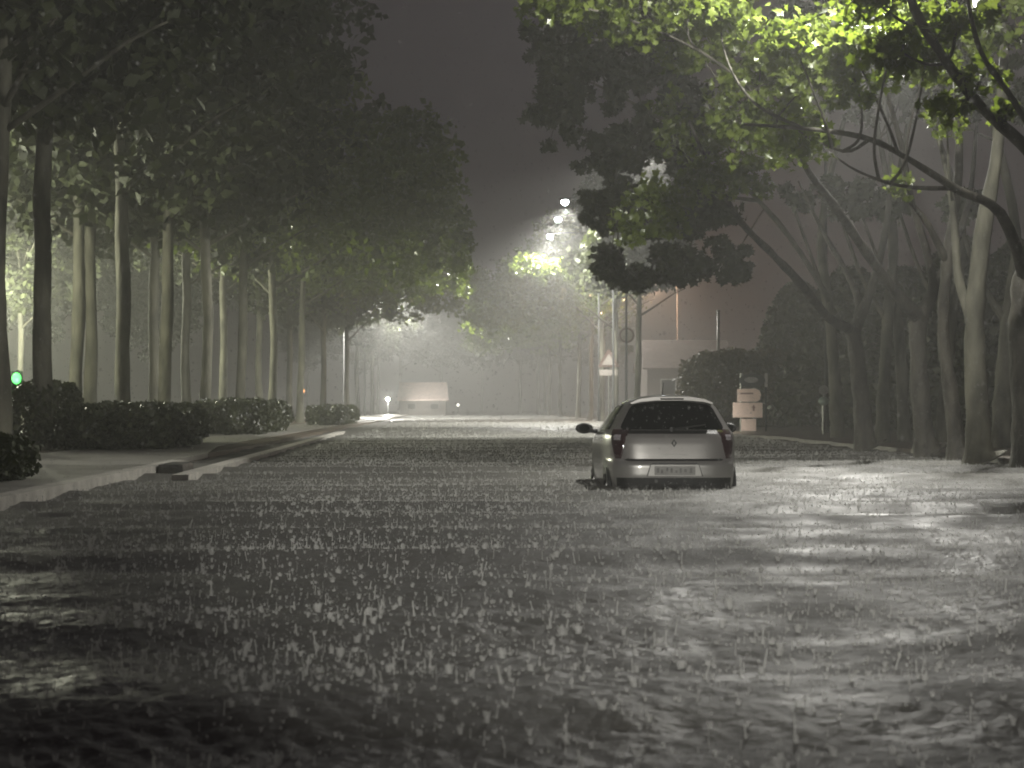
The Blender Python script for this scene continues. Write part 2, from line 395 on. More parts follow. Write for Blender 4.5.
for i, (x, y) in enumerate([(-21, 74), (-24, 92), (-22, 112), (-25, 134), (-22, 160), (-26, 190)]):
    avenue_tree(x, y, i + 1, 'hazy tree beyond the left avenue, glimpsed between its trunks', 'hazy trees beyond the left avenue', .8)
rlab = ['dark slim tree just left of the orange lamp, right avenue', 'dark tree behind the round road sign in the right avenue', 'tree behind the triangular road sign in the right avenue',
        'pale tree left of the triangular sign in the right avenue', 'pale tree under the three white street lamps', 'leaning pale tree left of the three street lamps', 'farthest pale leaning tree at the right of the road end']
for i, (px, Y) in enumerate([(637, 118), (617, 133), (601, 147), (590, 162), (578, 178), (561, 205), (549, 232)]):
    avenue_tree((px - 455) / 2200 * Y, Y, i + 2, rlab[i], 'trees of the right avenue', .92 if i else .85, OVER_R if i >= 3 else CR_SPRIG if i == 2 else CR_SLIM)
for i, (x, y) in enumerate([(10, 262), (9, 300), (4, 335), (-2, 345), (-14, 340), (14, 345), (-22, 330), (22, 330)]):
    avenue_tree(x, y, i, 'grey tree closing the far end of the road, almost lost in the mist', 'trees closing the road end', 1.0)

# --- the big plane trees on the right, limbs reaching over the road
def path_px(pts):
    return [(P(px, py, Y), r) for px, py, Y, r in pts]
def plane_tree(label, branches, clouds, pale=True, size=(.10, .21), leaf='leaf'):
    base = P(branches[0][0][0], branches[0][0][1], branches[0][0][2])
    t = empty('plane_tree', base); tag(t, label, 'tree', 'plane trees on the right')
    bm = bmesh.new(); limb = []
    for k, b in enumerate(branches):
        p, r = smooth_path(path_px(b), 4)
        p = [q - base for q in p]
        rr = [a * .7 * RNG.uniform(.90, 1.10) for a in r]; limb += p[2:] if k else p[-2:]
        if k == 0:
            for q in range(min(5, len(rr))): rr[q] *= (1.75, 1.5, 1.3, 1.15, 1.06)[q]
        tube(bm, p, rr, sides=14 if k == 0 else 9, jit=.055)
    pts = []
    for (px, py, Y, rx, ry, n) in clouds:
        c = np.array(P(px, py, Y)); s = Y / 2200
        rad = np.array((rx * s, max(rx, ry) * s * .9, ry * s))
        sub = cloud(c, rad * .8, max(3, n // 16), .0)
        for q in sub:
            k = RNG.uniform(.16, .42)
            pts.append(cloud(q, (k, k, k * .8), 24, .0))
        # twigs
        cv = Vector(c) - base; dmin = min((w - cv).length for w in limb); near = min([w for w in limb if (w - cv).length <= 1.3 * dmin + .05], key=lambda w: w.z)
        sag = Vector((RNG.normal(0, .12), RNG.normal(0, .12), -.14)) * (near - cv).length
        tube(bm, *smooth_path([(near, .032), (near.lerp(cv, .35) + sag * .8, .026), (near.lerp(cv, .7) + sag * .7, .02), (cv, .012)], 4), sides=5, cap=False)
        for q in sub[::3]:
            a = cv; b = Vector(q) - base
            mid = (a + b) / 2 + Vector((0, 0, .08))
            tube(bm, [a, mid, b], [.022, .014, .006], sides=4, cap=False)
    if pts:
        pts = np.vstack(pts) - np.array(base)
        me = leaves('crown', pts, RNG.uniform(*size, len(pts)), LOBED_V, LOBED_F)
        link('crown', me, M[leaf], t)
    o = obj('trunk', bm, M['bark_pale' if pale else 'bark'], t, smooth=True)
    return t

plane_tree('pale forked plane tree nearest the arrow signs, a limb leaning left over the water', [
    [(868, 450, 50, .42), (866, 442, 50, .34), (863, 400, 50, .28), (858, 352, 50, .25), (854, 328, 50, .27)],
    [(854, 330, 50, .20), (830, 317, 49, .15), (800, 281, 47.5, .13), (770, 250, 46, .11), (742, 221, 45, .09), (712, 170, 43, .06), (690, 120, 42, .035)],
    [(855, 330, 50, .20), (861, 303, 50.5, .13), (846, 268, 52, .10), (822, 226, 53, .07), (800, 180, 54, .04)],
    [(856, 332, 50, .2), (876, 280, 50, .14), (889, 220, 50, .11), (893, 150, 50, .08), (880, 60, 50, .05)],
], [(705, 165, 43, 46, 40, 300), (660, 205, 42.5, 46, 36, 340), (630, 225, 42, 24, 22, 130), (745, 180, 44, 36, 30, 200), (690, 120, 43.5, 55, 42, 300)])
plane_tree('pale plane tree with a lit fork, second forked one right of the arrow signs', [
    [(930, 455, 45, .42), (928, 447, 45, .34), (923, 400, 45, .28), (920, 342, 45, .26), (921, 316, 45, .29)],
    [(921, 318, 45, .24), (904, 299, 44.5, .18), (888, 279, 44, .15), (860, 240, 43, .13), (835, 203, 42, .12), (811, 172, 41, .09), (780, 120, 39.5, .05), (720, 62, 38.5, .04), (640, 22, 37.5, .03), (560, 2, 36.5, .022), (500, -8, 36, .012)],
    [(922, 318, 45, .2), (935, 288, 45, .14), (929, 250, 45, .12), (914, 200, 45, .10), (903, 140, 45, .08), (880, 60, 44, .05)],
    [(922, 318, 45, .2), (950, 262, 46, .13), (972, 200, 47, .09), (980, 120, 48, .06)],
], [(790, 130, 39.5, 45, 40, 300), (740, 130, 39, 42, 36, 260), (760, 85, 39, 60, 42, 420), (700, 50, 40, 60, 45, 460), (815, 75, 38, 42, 40, 260), (620, 20, 37.5, 60, 36, 360), (545, 5, 36.5, 50, 22, 150), (690, 10, 38, 60, 30, 300)])
plane_tree('narrow dark plane trunk with a lit left edge, just left of the broad trunk', [
    [(962, 459, 42, .34), (960, 450, 42, .28), (954, 400, 42, .20), (946, 330, 42, .17), (950, 260, 42, .15), (962, 170, 42, .12), (958, 60, 42, .07)],
    [(950, 262, 42, .12), (925, 215, 41.5, .08), (890, 180, 41, .05)],
], [(930, 60, 40, 45, 30, 160), (905, 190, 41, 20, 14, 22)])
plane_tree('broad dark plane trunk second from the right edge', [
    [(984, 462, 40, .46), (982, 452, 40, .38), (980, 400, 40, .30), (978, 320, 40, .27), (985, 240, 40, .22), (1002, 140, 40, .16), (1010, 20, 40, .1)],
    [(980, 330, 40, .2), (962, 280, 40.5, .12), (955, 200, 41, .08), (940, 130, 41.5, .05)],
], [(1000, 20, 38, 50, 40, 200), (950, 120, 40, 25, 16, 26)], False)
plane_tree('brown plane trunk cut by the right edge, a dark limb arching over the road', [
    [(1034, 470, 37, .50), (1031, 458, 37, .40), (1028, 400, 37, .34), (1025, 320, 37, .30), (1030, 270, 37, .28)],
    [(1030, 280, 37, .2), (1004, 212, 36, .12), (958, 187, 35.5, .09), (900, 151, 35, .075), (862, 135, 35, .065), (805, 127, 35, .05), (745, 123, 35, .03)],
    [(1030, 275, 37, .2), (1050, 200, 37, .16), (1070, 100, 37, .12), (1075, 0, 37, .08)],
    [(870, 139, 35, .05), (845, 150, 35, .035), (800, 130, 35.5, .02)],
    [(958, 187, 35.5, .06), (905, 185, 35.5, .045), (860, 170, 35.5, .03), (830, 150, 36, .015)],
], [(850, 40, 34, 50, 36, 360), (860, 85, 34, 40, 24, 150), (930, 45, 33, 40, 30, 200), (900, 25, 33, 46, 30, 300), (790, 30, 34.5, 55, 34, 330), (800, 140, 35.5, 40, 20, 130), (720, 15, 35, 60, 26, 280)])
plane_tree('plane tree whose two pale limbs rise across the top right corner', [
    [(1180, 482, 30, .45), (1175, 400, 30, .34), (1165, 320, 30, .3), (1150, 270, 30, .28)],
    [(1150, 275, 30, .2), (1090, 210, 30, .16), (1026, 142, 30, .125), (985, 105, 30, .115), (950, 60, 30, .10), (917, 5, 30, .085), (895, -70, 30, .05)],
    [(1090, 212, 30, .1), (1050, 150, 29.5, .07), (1012, 90, 29.5, .06), (985, 50, 29.5, .05), (972, 0, 29.5, .04), (968, -60, 29.5, .03)],
], [(960, 15, 30, 60, 26, 150), (870, -10, 31, 60, 36, 260), (905, 50, 30.5, 45, 26, 150), (985, 75, 30, 30, 24, 70), (955, 100, 30, 18, 14, 24), (1010, 110, 30, 18, 14, 10)])
DARK_LIMBS = [[(831, 300, 66, .14), (790, 235, 65, .12), (740, 180, 64, .10), (680, 130, 63, .08), (610, 90, 62, .05), (560, 70, 61, .03)],
              [(760, 200, 64.5, .09), (710, 195, 63, .07), (660, 200, 62, .05), (620, 205, 61, .03)]]
DARK_CLOUDS = [(600, 60, 61, 60, 60, 900), (560, 110, 61, 40, 50, 600), (650, 60, 62, 60, 60, 900), (680, 130, 63, 60, 60, 1000), (620, 150, 62, 55, 55, 900), (640, 215, 61, 45, 36, 600), (700, 215, 62, 45, 45, 600), (545, 50, 60, 34, 50, 420), (590, 0, 61, 60, 40, 500), (690, 0, 62, 60, 40, 500), (600, 205, 61, 30, 32, 320), (680, 262, 62, 50, 26, 500), (610, 262, 62, 22, 20, 180), (735, 262, 63, 22, 30, 240), (640, 280, 63, 40, 16, 240)]
for k, (px, py, Y, r, lean, lab) in enumerate([
        (839, 444, 66, .26, -8, 'dim slender trunk immediately left of the first forked plane tree'),
        (884, 447, 57, .24, 6, 'dim trunk between the two forked plane trees'),
        (906, 446, 58, .22, -6, 'dark trunk close behind the left side of the second forked plane'),
        (945, 446, 57, .25, 10, 'dark trunk close behind the narrow lit-edged plane'),
        (1004, 450, 50, .30, 8, 'dark trunk in the gap before the brown trunk at the right edge')]):
    extra, ex_clouds = (DARK_LIMBS, DARK_CLOUDS) if k == 0 else ([], [])
    plane_tree(lab, [[(px, py, Y, r * 1.4), (px, py - 8, Y, r * 1.1), (px + lean * .3, py - 60, Y, r), (px + lean, py - 130, Y, r * .85), (px + lean * 2, py - 220, Y + 1, r * .6), (px - lean, py - 330, Y + 1, r * .4)],
                     [(px + lean, py - 125, Y, r * .5), (px - 20, py - 170, Y, r * .35), (px - 45, py - 240, Y - 1, r * .2)]] + extra,
               [(px - 30, 30, Y, 60, 60, 420), (px + 20, 90, Y, 46, 40, 160)] + [(px - 45, py - 245, Y - 1, 28, 22, 120)] + ex_clouds, False, (.2, .34), 'leaf_shaded')  # same kind of leaves, their shade painted in by the darker copy

# ------------------------------------------------------------------ hedges, shrubs and dark trees behind
def hedge(name, cat, label, x0, x1, y0, y1, z1, n, m, size=(.10, .2), round_=.5, group=None):
    c = Vector(((x0 + x1) / 2, (y0 + y1) / 2, .08)); t = empty(name, c); tag(t, label, cat, group)
    u = RNG.uniform(-1, 1, (n, 3)); k = np.abs(u).max(1) if round_ < .3 else (np.abs(u) ** 4).sum(1) ** .25
    u = u / k[:, None] * (RNG.uniform(.72, 1.0, n) ** .5)[:, None]
    u *= 1 + .10 * np.sin(u[:, :1] * 9 + 1) * np.sin(u[:, 1:2] * 7) + RNG.normal(0, .02, (n, 1))
    V = u * np.array(((x1 - x0) / 2, (y1 - y0) / 2, z1 / 2)) + np.array((0, 0, z1 / 2))
    V[:, 2] = np.maximum(V[:, 2], .02)
    link('foliage', leaves('foliage', V, RNG.uniform(*size, n)), m, t)
    bm = bmesh.new()
    for q in range(10):
        x = random.uniform(-.8, .8) * (x1 - x0) / 2; y = random.uniform(-.7, .7) * (y1 - y0) / 2
        tube(bm, [(0, 0, -.05), (x, y, .05), (x + random.uniform(-.1, .1), y, z1 * .4), (x + random.uniform(-.25, .25), y + random.uniform(-.2, .2), z1 * .8)], [.035, .035, .028, .012], sides=5)
    obj('stem', bm, M['bark'], t)
    return t
hedge('hedge', 'hedge', 'long dark clipped hedge along the left pavement, nearest and largest of the left hedges', -8.7, -6.1, 46.5, 57, 1.02, 15000, M['hedge'], group='hedges along the left pavement')
hedge('hedge', 'hedge', 'middle hedge on the left, smaller and greyer behind the long dark one', -8.7, -6.2, 70, 88, 1.2, 9000, M['hedge'], group='hedges along the left pavement')
hedge('hedge', 'hedge', 'farthest small hedge on the left, next to the far kerb end', -7.4, -5.4, 105, 130, 1.0, 5000, M['hedge'], (.14, .26), group='hedges along the left pavement')
hedge('bush', 'bush', 'low green bush at the left edge beside the kerb', -8.6, -5.35, 25.6, 29.5, .62, 9000, M['leaf_shaded'], (.06, .12), .6)
hedge('shrub', 'shrub', 'small dark shrub between the two nearest left avenue trunks', -9.6, -8.6, 47, 52, 1.5, 2500, M['hedge'], (.1, .2), .6)
hedge('hedge', 'hedge', 'big rounded brown hedge behind the stacked arrow signs', 10.7, 16.3, 98, 106, 3.45, 16000, M['hedge_brown'], (.16, .3), .6)
for k, (px, Y, rx, z1, lab) in enumerate([(800, 112, 3.2, 7.0, 'dark cone shaped tree right of the pole, behind the rounded hedge'),
                                          (852, 92, 3.2, 6.5, 'black bushy tree behind the first forked plane tree'),
                                          (905, 84, 3.0, 6.0, 'black bushy tree behind the second forked plane tree'),
                                          (965, 76, 3.0, 6.5, 'black bushy tree behind the narrow lit-edged trunk'),
                                          (1030, 70, 3.0, 6.0, 'black bushy tree behind the brown trunk at the right edge')]):
    x = (px - 455) / 2200 * Y
    t = empty('bushy_tree', (x, Y, .1)); tag(t, lab, 'tree', 'dark bushy trees behind the planes')
    n = 9000; u = RNG.uniform(0, 1, n); a = RNG.uniform(0, 6.28, n); rr = rx * np.clip((1 - u) ** .7 + .12, 0, 1) * np.sqrt(RNG.uniform(.1, 1, n)) * (1 + .12 * np.sin(a * 4 + u * 9))
    V = np.stack([np.cos(a) * rr, np.sin(a) * rr, .2 + u * z1], -1)
    link('crown', leaves('crown', V, RNG.uniform(.25, .45, n)), M['hedge'], t)
    bm = bmesh.new(); tube(bm, [(0, 0, -.1), (.05, 0, z1 * .4), (0, .05, z1 * .9)], [.2, .14, .03]); obj('trunk', bm, M['bark'], t, smooth=True)

# ------------------------------------------------------------------ street lamps
LAMP_LANE = (1.0, 1.0, .76)
def street_lamp(label, base, h, head, power, color=LAMP_WHITE, lens='bulb', lens_r=.20, group='street lamps', drop=.28, aim=None, cone=0):
    """base (x, y), head (x, y): pole, curved arm, housing, lit lens and its lamp"""
    t = empty('street_lamp', (base[0], base[1], .1)); tag(t, label, 'street lamp', group)
    dx, dy = head[0] - base[0], head[1] - base[1]
    bm = bmesh.new(); tube(bm, [(0, 0, -.1), (0, 0, .9), (0, 0, .95), (0, 0, h - .6)], [.11, .10, .07, .05], sides=12); obj('pole', bm, M['metal_dark'], t, smooth=True)
    bm = bmesh.new(); p, r = smooth_path([(Vector((0, 0, h - .62)), .045), (Vector((dx * .12, dy * .12, h + .0)), .042), (Vector((dx * .5, dy * .5, h + .2)), .04), (Vector((dx * .95, dy * .95, h + .16)), .035)], 4)
    tube(bm, p, r, sides=8); obj('arm', bm, M['metal_dark'], t, smooth=True)
    bm = bmesh.new(); ellipsoid(bm, (dx, dy, h + .12), .34, .20, .10); obj('lamp_housing', bm, M['metal_dark'], t, smooth=True)
    bm = bmesh.new(); ellipsoid(bm, (dx, dy, h - .03), lens_r * .85, lens_r * .85, .19); obj('lens', bm, M[lens], t, smooth=True)
    L = bpy.data.lights.new('lamp_light', 'SPOT' if aim else 'POINT'); L.energy = power; L.color = color; L.shadow_soft_size = .12
    lo = bpy.data.objects.new('lamp_light', L); COL.objects.link(lo); lo.parent = t; lo.location = (dx, dy, h - drop)
    if aim:                                                # a lamp with cut-off optics, throwing its light along the road
        L.spot_size = R(cone); L.spot_blend = .5
        lo.rotation_euler = (Vector(aim) - Vector((head[0], head[1], h - drop))).to_track_quat('-Z', 'Y').to_euler()
    return t
ords = ('nearest and highest', 'middle', 'farthest and lowest')
for k, (hx, hy, px) in enumerate([(5.9, 118, 9.2), (6.05, 129, 9.3), (6.13, 142, 9.3)]):
    street_lamp('%s of the three glowing white street lamps over the road' % ords[k], (px, hy), 11.95, (hx, hy), 11500, aim=(hx - .4, hy, 0), cone=152, lens_r=.24, group='three white street lamps', drop=.35)
street_lamp('added lamp hidden by the dark crown, over the water beyond the car', (13.2, 78), 10.6, (7.4, 78), 15000, aim=(1.2, 80, 0), cone=106, group='added lamps hidden in the foliage')  # added lamp, kept out of sight, to brighten the water beyond the car
street_lamp('orange sodium street lamp at the edge of the dark crown, right of the slim tree', (15.2, 150), 9.4, (13.5, 150), 4000, LAMP_SODIUM, 'bulb_warm', .16, drop=.3)
street_lamp('street lamp above the near leaves and pale limbs at the upper right', (12.6, 46), 9.8, (8.8, 47), 6500, aim=(8.6, 35, 0), cone=54, group='street lamps out of the frame')
street_lamp('street lamp over the road in front of the lit plane leaves', (10.2, 32), 8.9, (5.5, 33), 3000, group='street lamps out of the frame')
street_lamp('street lamp behind the viewpoint, lighting the back of the car', (-5.6, -25), 7.4, (-1.5, -25), 44000, aim=(2.4, 26, .3), cone=12, group='street lamps out of the frame')
street_lamp('added unseen lamp above the left pavement, over the two kerbs', (-8.2, 29), 9.2, (-5.8, 29), 1500, aim=(-6.4, 42, 0), cone=48, group='street lamps out of the frame')  # added above the view to brighten the pavement and kerbs
street_lamp('farther street lamp on the parallel lane beyond the left avenue', (-24, 104), 6.2, (-23, 104), 16000, LAMP_LANE, group='street lamps out of the frame')
street_lamp('nearer street lamp on the parallel lane beyond the left avenue', (-17, 60), 6.2, (-16.4, 60), 4200, LAMP_LANE, group='street lamps out of the frame')
street_lamp('added hazy lamp on the left side hidden in the foliage', (-9.2, 182), 10.5, (-6, 182), 36000, aim=(-4, 180, 0), cone=150, group='added far lamps')  # added behind the crowns to make the far mist glow
street_lamp('added hazy lamp near the far end of the road hidden in the foliage', (-9.2, 225), 13, (-6, 225), 36000, aim=(-4, 222, 0), cone=150, group='added far lamps')  # second lamp added for the far mist, screened by the crowns

# ------------------------------------------------------------------ signs, posts and far buildings
def sign_round():
    t = empty('road_sign', (9.22, 118, .1)); t.location.x = (627 - 455) / 2200 * 118
    tag(t, 'round road sign high on a thin pole in front of the right avenue trunks', 'road sign')
    bm = bmesh.new(); tube(bm, [(0, .06, -.1), (0, .06, 5.6)], [.045, .045], sides=8); obj('pole', bm, M['metal'], t)
    bm = bmesh.new(); disc(bm, (0, 0, 4.75), .42, .03); obj('sign_face', bm, M['sign_red'], t)
    bm = bmesh.new(); disc(bm, (0, -.02, 4.75), .31, .012); obj('sign_centre', bm, M['sign_white'], t)
    bm = bmesh.new(); box(bm, -.36, .36, -.015, .015, 3.85, 4.22, .01); obj('plate', bm, M['sign_white'], t)
sign_round()
def sign_triangle():
    Y = 130; t = empty('road_sign', ((609 - 455) / 2200 * Y, Y, .1))
    tag(t, 'triangular road sign with a rectangular plate below, left of the round sign', 'road sign')
    bm = bmesh.new(); tube(bm, [(0, .06, -.1), (0, .06, 4.3)], [.045, .045], sides=8); obj('pole', bm, M['metal'], t)
    bm = bmesh.new(); prism(bm, [(-.62, 3.25), (.62, 3.25), (.62, 3.31), (.05, 4.3), (-.05, 4.3), (-.62, 3.31)], -.02, .02); obj('sign_face', bm, M['sign_red'], t)
    bm = bmesh.new(); prism(bm, [(-.42, 3.38), (.42, 3.38), (0, 4.05)], -.035, -.022); obj('sign_centre', bm, M['sign_white'], t)
    bm = bmesh.new(); box(bm, -.55, .55, -.015, .015, 2.75, 3.1, .01); obj('plate', bm, M['sign_white'], t)
sign_triangle()
def arrow_signs():
    Y = 82; s = Y / 2200; x0 = (748.5 - 455) * s
    t = empty('direction_sign', (x0, Y, .1)); tag(t, 'pale pink arrow signs stacked under a dark oval sign, right of the car', 'direction sign')
    X = lambda px: (px - 748.5) * s
    Z = lambda py: CAM_Z + (406 - py) * s - .1
    bm = bmesh.new(); tube(bm, [(X(742.5), .08, -.1), (X(742.5), .08, Z(373))], [.06, .06], sides=8); tube(bm, [(X(755.5), .08, -.1), (X(755.5), .08, Z(373))], [.06, .06], sides=8); obj('post', bm, M['metal'], t)
    bm = bmesh.new(); box(bm, X(742), X(757), -.02, .05, Z(431), Z(419), .01); obj('lower_panel', bm, M['sign_pale'], t)
    bm = bmesh.new(); box(bm, X(733.5), X(763.5), -.03, .04, Z(417.7), Z(402.6), .03); a = obj('arrow_panel', bm, M['sign_pale'], t)
    bm = bmesh.new()
    prism(bm, [(X(753.5), Z(411)), (X(755.3), Z(411)), (X(755.3), Z(408)), (X(756.6), Z(408)), (X(754.4), Z(404.6)), (X(752.2), Z(408)), (X(753.5), Z(408))], -.038, -.031)
    obj('arrow_mark', bm, M['sign_ink'], a)
    bm = bmesh.new()
    prism(bm, [(X(738), Z(401.8)), (X(738), Z(389)), (X(756), Z(388.4)), (X(760.5), Z(390.5)), (X(762), Z(395)), (X(760.5), Z(400)), (X(757), Z(401.8))], -.03, .04)
    a = obj('arrow_panel', bm, M['sign_pale'], t)
    bm = bmesh.new(); box(bm, X(741), X(754), -.036, -.031, Z(394.2), Z(392.6)); obj('lettering', bm, M['sign_ink'], a)
    bm = bmesh.new(); disc(bm, (X(753), 0, Z(380.5)), 13.2 * s, .05, 32, 'Y', .56); obj('oval_panel', bm, M['sign_dark'], t)
    bm = bmesh.new(); disc(bm, (X(752), -.03, Z(379.8)), 7 * s, .01, 28, 'Y', .42); obj('oval_centre', bm, M['sign_grey'], t)
    bm = bmesh.new(); box(bm, X(765.6), X(768.6), -.02, .03, Z(387), Z(373), .03); obj('reflector_strip', bm, M['sign_white'], t)
    bm = bmesh.new(); tube(bm, [(X(767), .05, -.1), (X(767), .05, Z(373))], [.03, .03], sides=8); obj('reflector_post', bm, M['metal_dark'], t)
arrow_signs()
def small_post():
    Y = 76; t = empty('marker_post', ((825 - 455) / 2200 * Y, Y, .1)); tag(t, 'pale green topped marker post left of the forked plane trees', 'marker post')
    bm = bmesh.new(); tube(bm, [(0, 0, -.1), (0, 0, 1.05)], [.06, .055], sides=10); obj('post', bm, M['metal'], t)
    bm = bmesh.new(); ellipsoid(bm, (0, 0, 1.12), .19, .12, .15, 16); obj('post_head', bm, M['sign_green'], t, smooth=True)
    bm = bmesh.new(); disc(bm, (0, 0, 1.5), .17, .03); tube(bm, [(0, .03, 1.0), (0, .03, 1.6)], [.02, .02], sides=6); obj('marker_disc', bm, M['sign_grey'], t)
small_post()
def slim_pole():
    Y = 108; t = empty('slim_pole', ((719 - 455) / 2200 * Y, Y, .1)); tag(t, 'tall slim pale pole rising behind the rounded hedge', 'pole')
    bm = bmesh.new(); tube(bm, [(0, 0, -.1), (0, 0, 5.6)], [.09, .07], sides=10); obj('shaft', bm, M['sign_grey'], t, smooth=True)
    bm = bmesh.new(); ellipsoid(bm, (0, 0, 5.62), .1, .1, .06, 10); obj('cap', bm, M['metal'], t, smooth=True)
slim_pole()
def gabled(name, cat, label, x, y, w, d, h, rh, group=None, over=.3, windows=2, wall='wall', roof='roof'):
    """ridge along x, seen on its long side"""
    t = empty(name, (x, y, .1)); tag(t, label, cat, group)
    bm = bmesh.new(); box(bm, -w / 2, w / 2, 0, d, -.1, h); wl = obj('wall', bm, M[wall], t)
    bm = bmesh.new()
    for s in (0, 1):
        y0 = -over if s == 0 else d + over
        q = [(-w / 2 - over, y0, h - .02), (w / 2 + over, y0, h - .02), (w / 2 + over * .4, d / 2, h + rh), (-w / 2 - over * .4, d / 2, h + rh)]
        a = [bm.verts.new(p) for p in q]; b = [bm.verts.new((p[0], p[1], p[2] + .12)) for p in q]
        bm.faces.new(a); bm.faces.new(b)
        for k in range(4): bm.faces.new((a[k], a[(k + 1) % 4], b[(k + 1) % 4], b[k]))
    for s in (-1, 1):
        bm.faces.new([bm.verts.new(p) for p in ((s * w / 2, 0, h), (s * w / 2, d, h), (s * w / 2, d / 2, h + rh))])
    bmesh.ops.recalc_face_normals(bm, faces=bm.faces)
    obj('roof', bm, M[roof], t)
    for k in range(windows):
        cx = (k + .5) / windows * w - w / 2
        bm = bmesh.new(); box(bm, cx - .5, cx + .5, -.05, -.003, h * .35, h * .82, .01); f = obj('window', bm, M['sign_grey'], t)
        bm = bmesh.new(); box(bm, cx - .42, cx + .42, -.06, -.052, h * .35 + .08, h * .82 - .08); obj('pane', bm, M['pane'], f)
    return t
gabled('kiosk', 'kiosk', 'small kiosk with a pale pinkish sloped roof at the far end of the road', (423 - 455) / 2200 * 240, 240, 5.0, 3.5, 1.55, 1.9, windows=2, wall='kiosk_wall', roof='kiosk_roof')
gabled('house', 'house', 'dim house left of the slim pole, behind the brown hedge', (690 - 455) / 2200 * 135, 135, 5.2, 7, 3.2, 1.8, windows=2)
def light_post(name, cat, label, px, py, Y, lens, r, h_extra=.12, energy=0, color=(1, 1, 1)):
    q = P(px, py, Y); t = empty(name, (q.x, q.y, .1)); tag(t, label, cat); h = q.z - .1
    bm = bmesh.new(); tube(bm, [(0, .05, -.1), (0, .05, h + h_extra)], [.06, .05], sides=8); obj('post', bm, M['metal_dark'], t)
    bm = bmesh.new(); ellipsoid(bm, (0, -.08, h), r, .06, r, 14); obj('lens', bm, M[lens], t, smooth=True)
    if energy:
        L = bpy.data.lights.new('lamp_light', 'POINT'); L.energy = energy; L.color = color; L.shadow_soft_size = .1
        lo = bpy.data.objects.new('lamp_light', L); COL.objects.link(lo); lo.parent = t; lo.location = (0, -.35, h)
    return t
light_post('lamp_post', 'lamp', 'low white lamp glowing at the left corner of the kiosk', 388, 399, 236, 'bulb_pale', .2, energy=2600, color=LAMP_WHITE)
light_post('lamp_post', 'lamp', 'tiny white light just right of the kiosk', 458, 405, 240, 'bulb_pale', .16)
light_post('warning_light', 'warning light', 'tiny amber light among the far left trunks', 302, 391, 140, 'bulb_amber', .20, energy=12, color=(1, .45, .15))
def green_signal():
    Y = 62; s = Y / 2200; x0 = (19.5 - 455) * s
    t = empty('traffic_signal', (x0, Y, .1)); tag(t, 'small signal with a lit green lens between the two dark left trunks', 'traffic signal')
    h = CAM_Z + (406 - 381) * s - .1
    bm = bmesh.new(); tube(bm, [(0, .1, -.1), (0, .1, h + .3)], [.05, .05], sides=8); obj('post', bm, M['metal_dark'], t)
    bm = bmesh.new(); box(bm, -.15, .15, -.06, .06, h - .38, h + .28, .02); obj('housing', bm, M['metal_dark'], t)
    bm = bmesh.new(); ellipsoid(bm, (0, -.07, h + .07), .13, .03, .16, 16); obj('lens', bm, M['bulb_green'], t, smooth=True)
    bm = bmesh.new(); ellipsoid(bm, (0, -.07, h - .22), .09, .02, .10, 16); obj('lens', bm, M['sign_white'], t, smooth=True)
    L = bpy.data.lights.new('lamp_light', 'POINT'); L.energy = 10; L.color = (.15, 1, .2); L.shadow_soft_size = .06
    lo = bpy.data.objects.new('lamp_light', L); COL.objects.link(lo); lo.parent = t; lo.location = (0, -.3, h)
green_signal()
def kerb_block():
    t = bmesh.new(); box(t, -.20, .20, -.7, .7, -.4, .15, .06)
    tag(obj('kerb_block', t, M['concrete'], None, (-4.42, 35, 0)), 'low dark block where the two left kerbs meet', 'block')
kerb_block()

# ------------------------------------------------------------------ the car
ZK = np.array([.16, .20, .30, .45, .58, .635, .66, .75, .86, .95, .985, 1.02, 1.05, 1.15, 1.25, 1.33, 1.39, 1.425, 1.455, 1.475, 1.487, 1.492])
WK = np.array([.74, .80, .835, .85, .857, .86, .86, .862, .862, .855, .845, .825, .805, .745, .685, .630, .560, .490, .385, .270, .150, .02])
RK = np.array([.16, .08, .025, .00, .00, .01, .05, .065, .085, .11, .135, .185, .205, .265, .325, .370, .405, .430, .530, .680, .850, 1.04])
FK = np.array([3.80, 3.88, 3.95, 3.98, 3.99, 3.98, 3.96, 3.90, 3.72, 3.35, 3.10, 2.96, 2.88, 2.65, 2.42, 2.22, 2.05, 1.92, 1.75, 1.55, 1.30, 1.08])
NK = np.array([6, 6, 6, 6, 6, 6, 6, 6, 6, 5.6, 5.3, 5, 4.8, 4.6, 4.5, 4.4, 4.2, 4, 3.6, 3, 2.6, 2.2])
def prof(z): return [np.interp(z, ZK, k) for k in (WK, RK, FK, NK)]
def surf(t, z, off=0.0):
    w, r, f, n = prof(z); c, s = np.cos(t), np.sin(t); L = (f - r) / 2
    x = (w + off) * np.sign(c) * np.abs(c) ** (2 / n); y = (r + f) / 2 + (L + off) * np.sign(s) * np.abs(s) ** (2 / n)
    return x, y, z + 0 * x
def rear(x, z, off=0.0):
    w, r, f, n = prof(z); L = (f - r) / 2; q = np.clip(np.abs(x) / w, 0, .9999)
    return x, (r + f) / 2 - (L + off) * (1 - q ** n) ** (1 / n), z + 0 * x
def side(y, z, sgn, off=0.0):
    w, r, f, n = prof(z); L = (f - r) / 2; q = np.clip(np.abs(y - (r + f) / 2) / L, 0, .9999)
    return sgn * (w * (1 - q ** n) ** (1 / n) + off), y, z
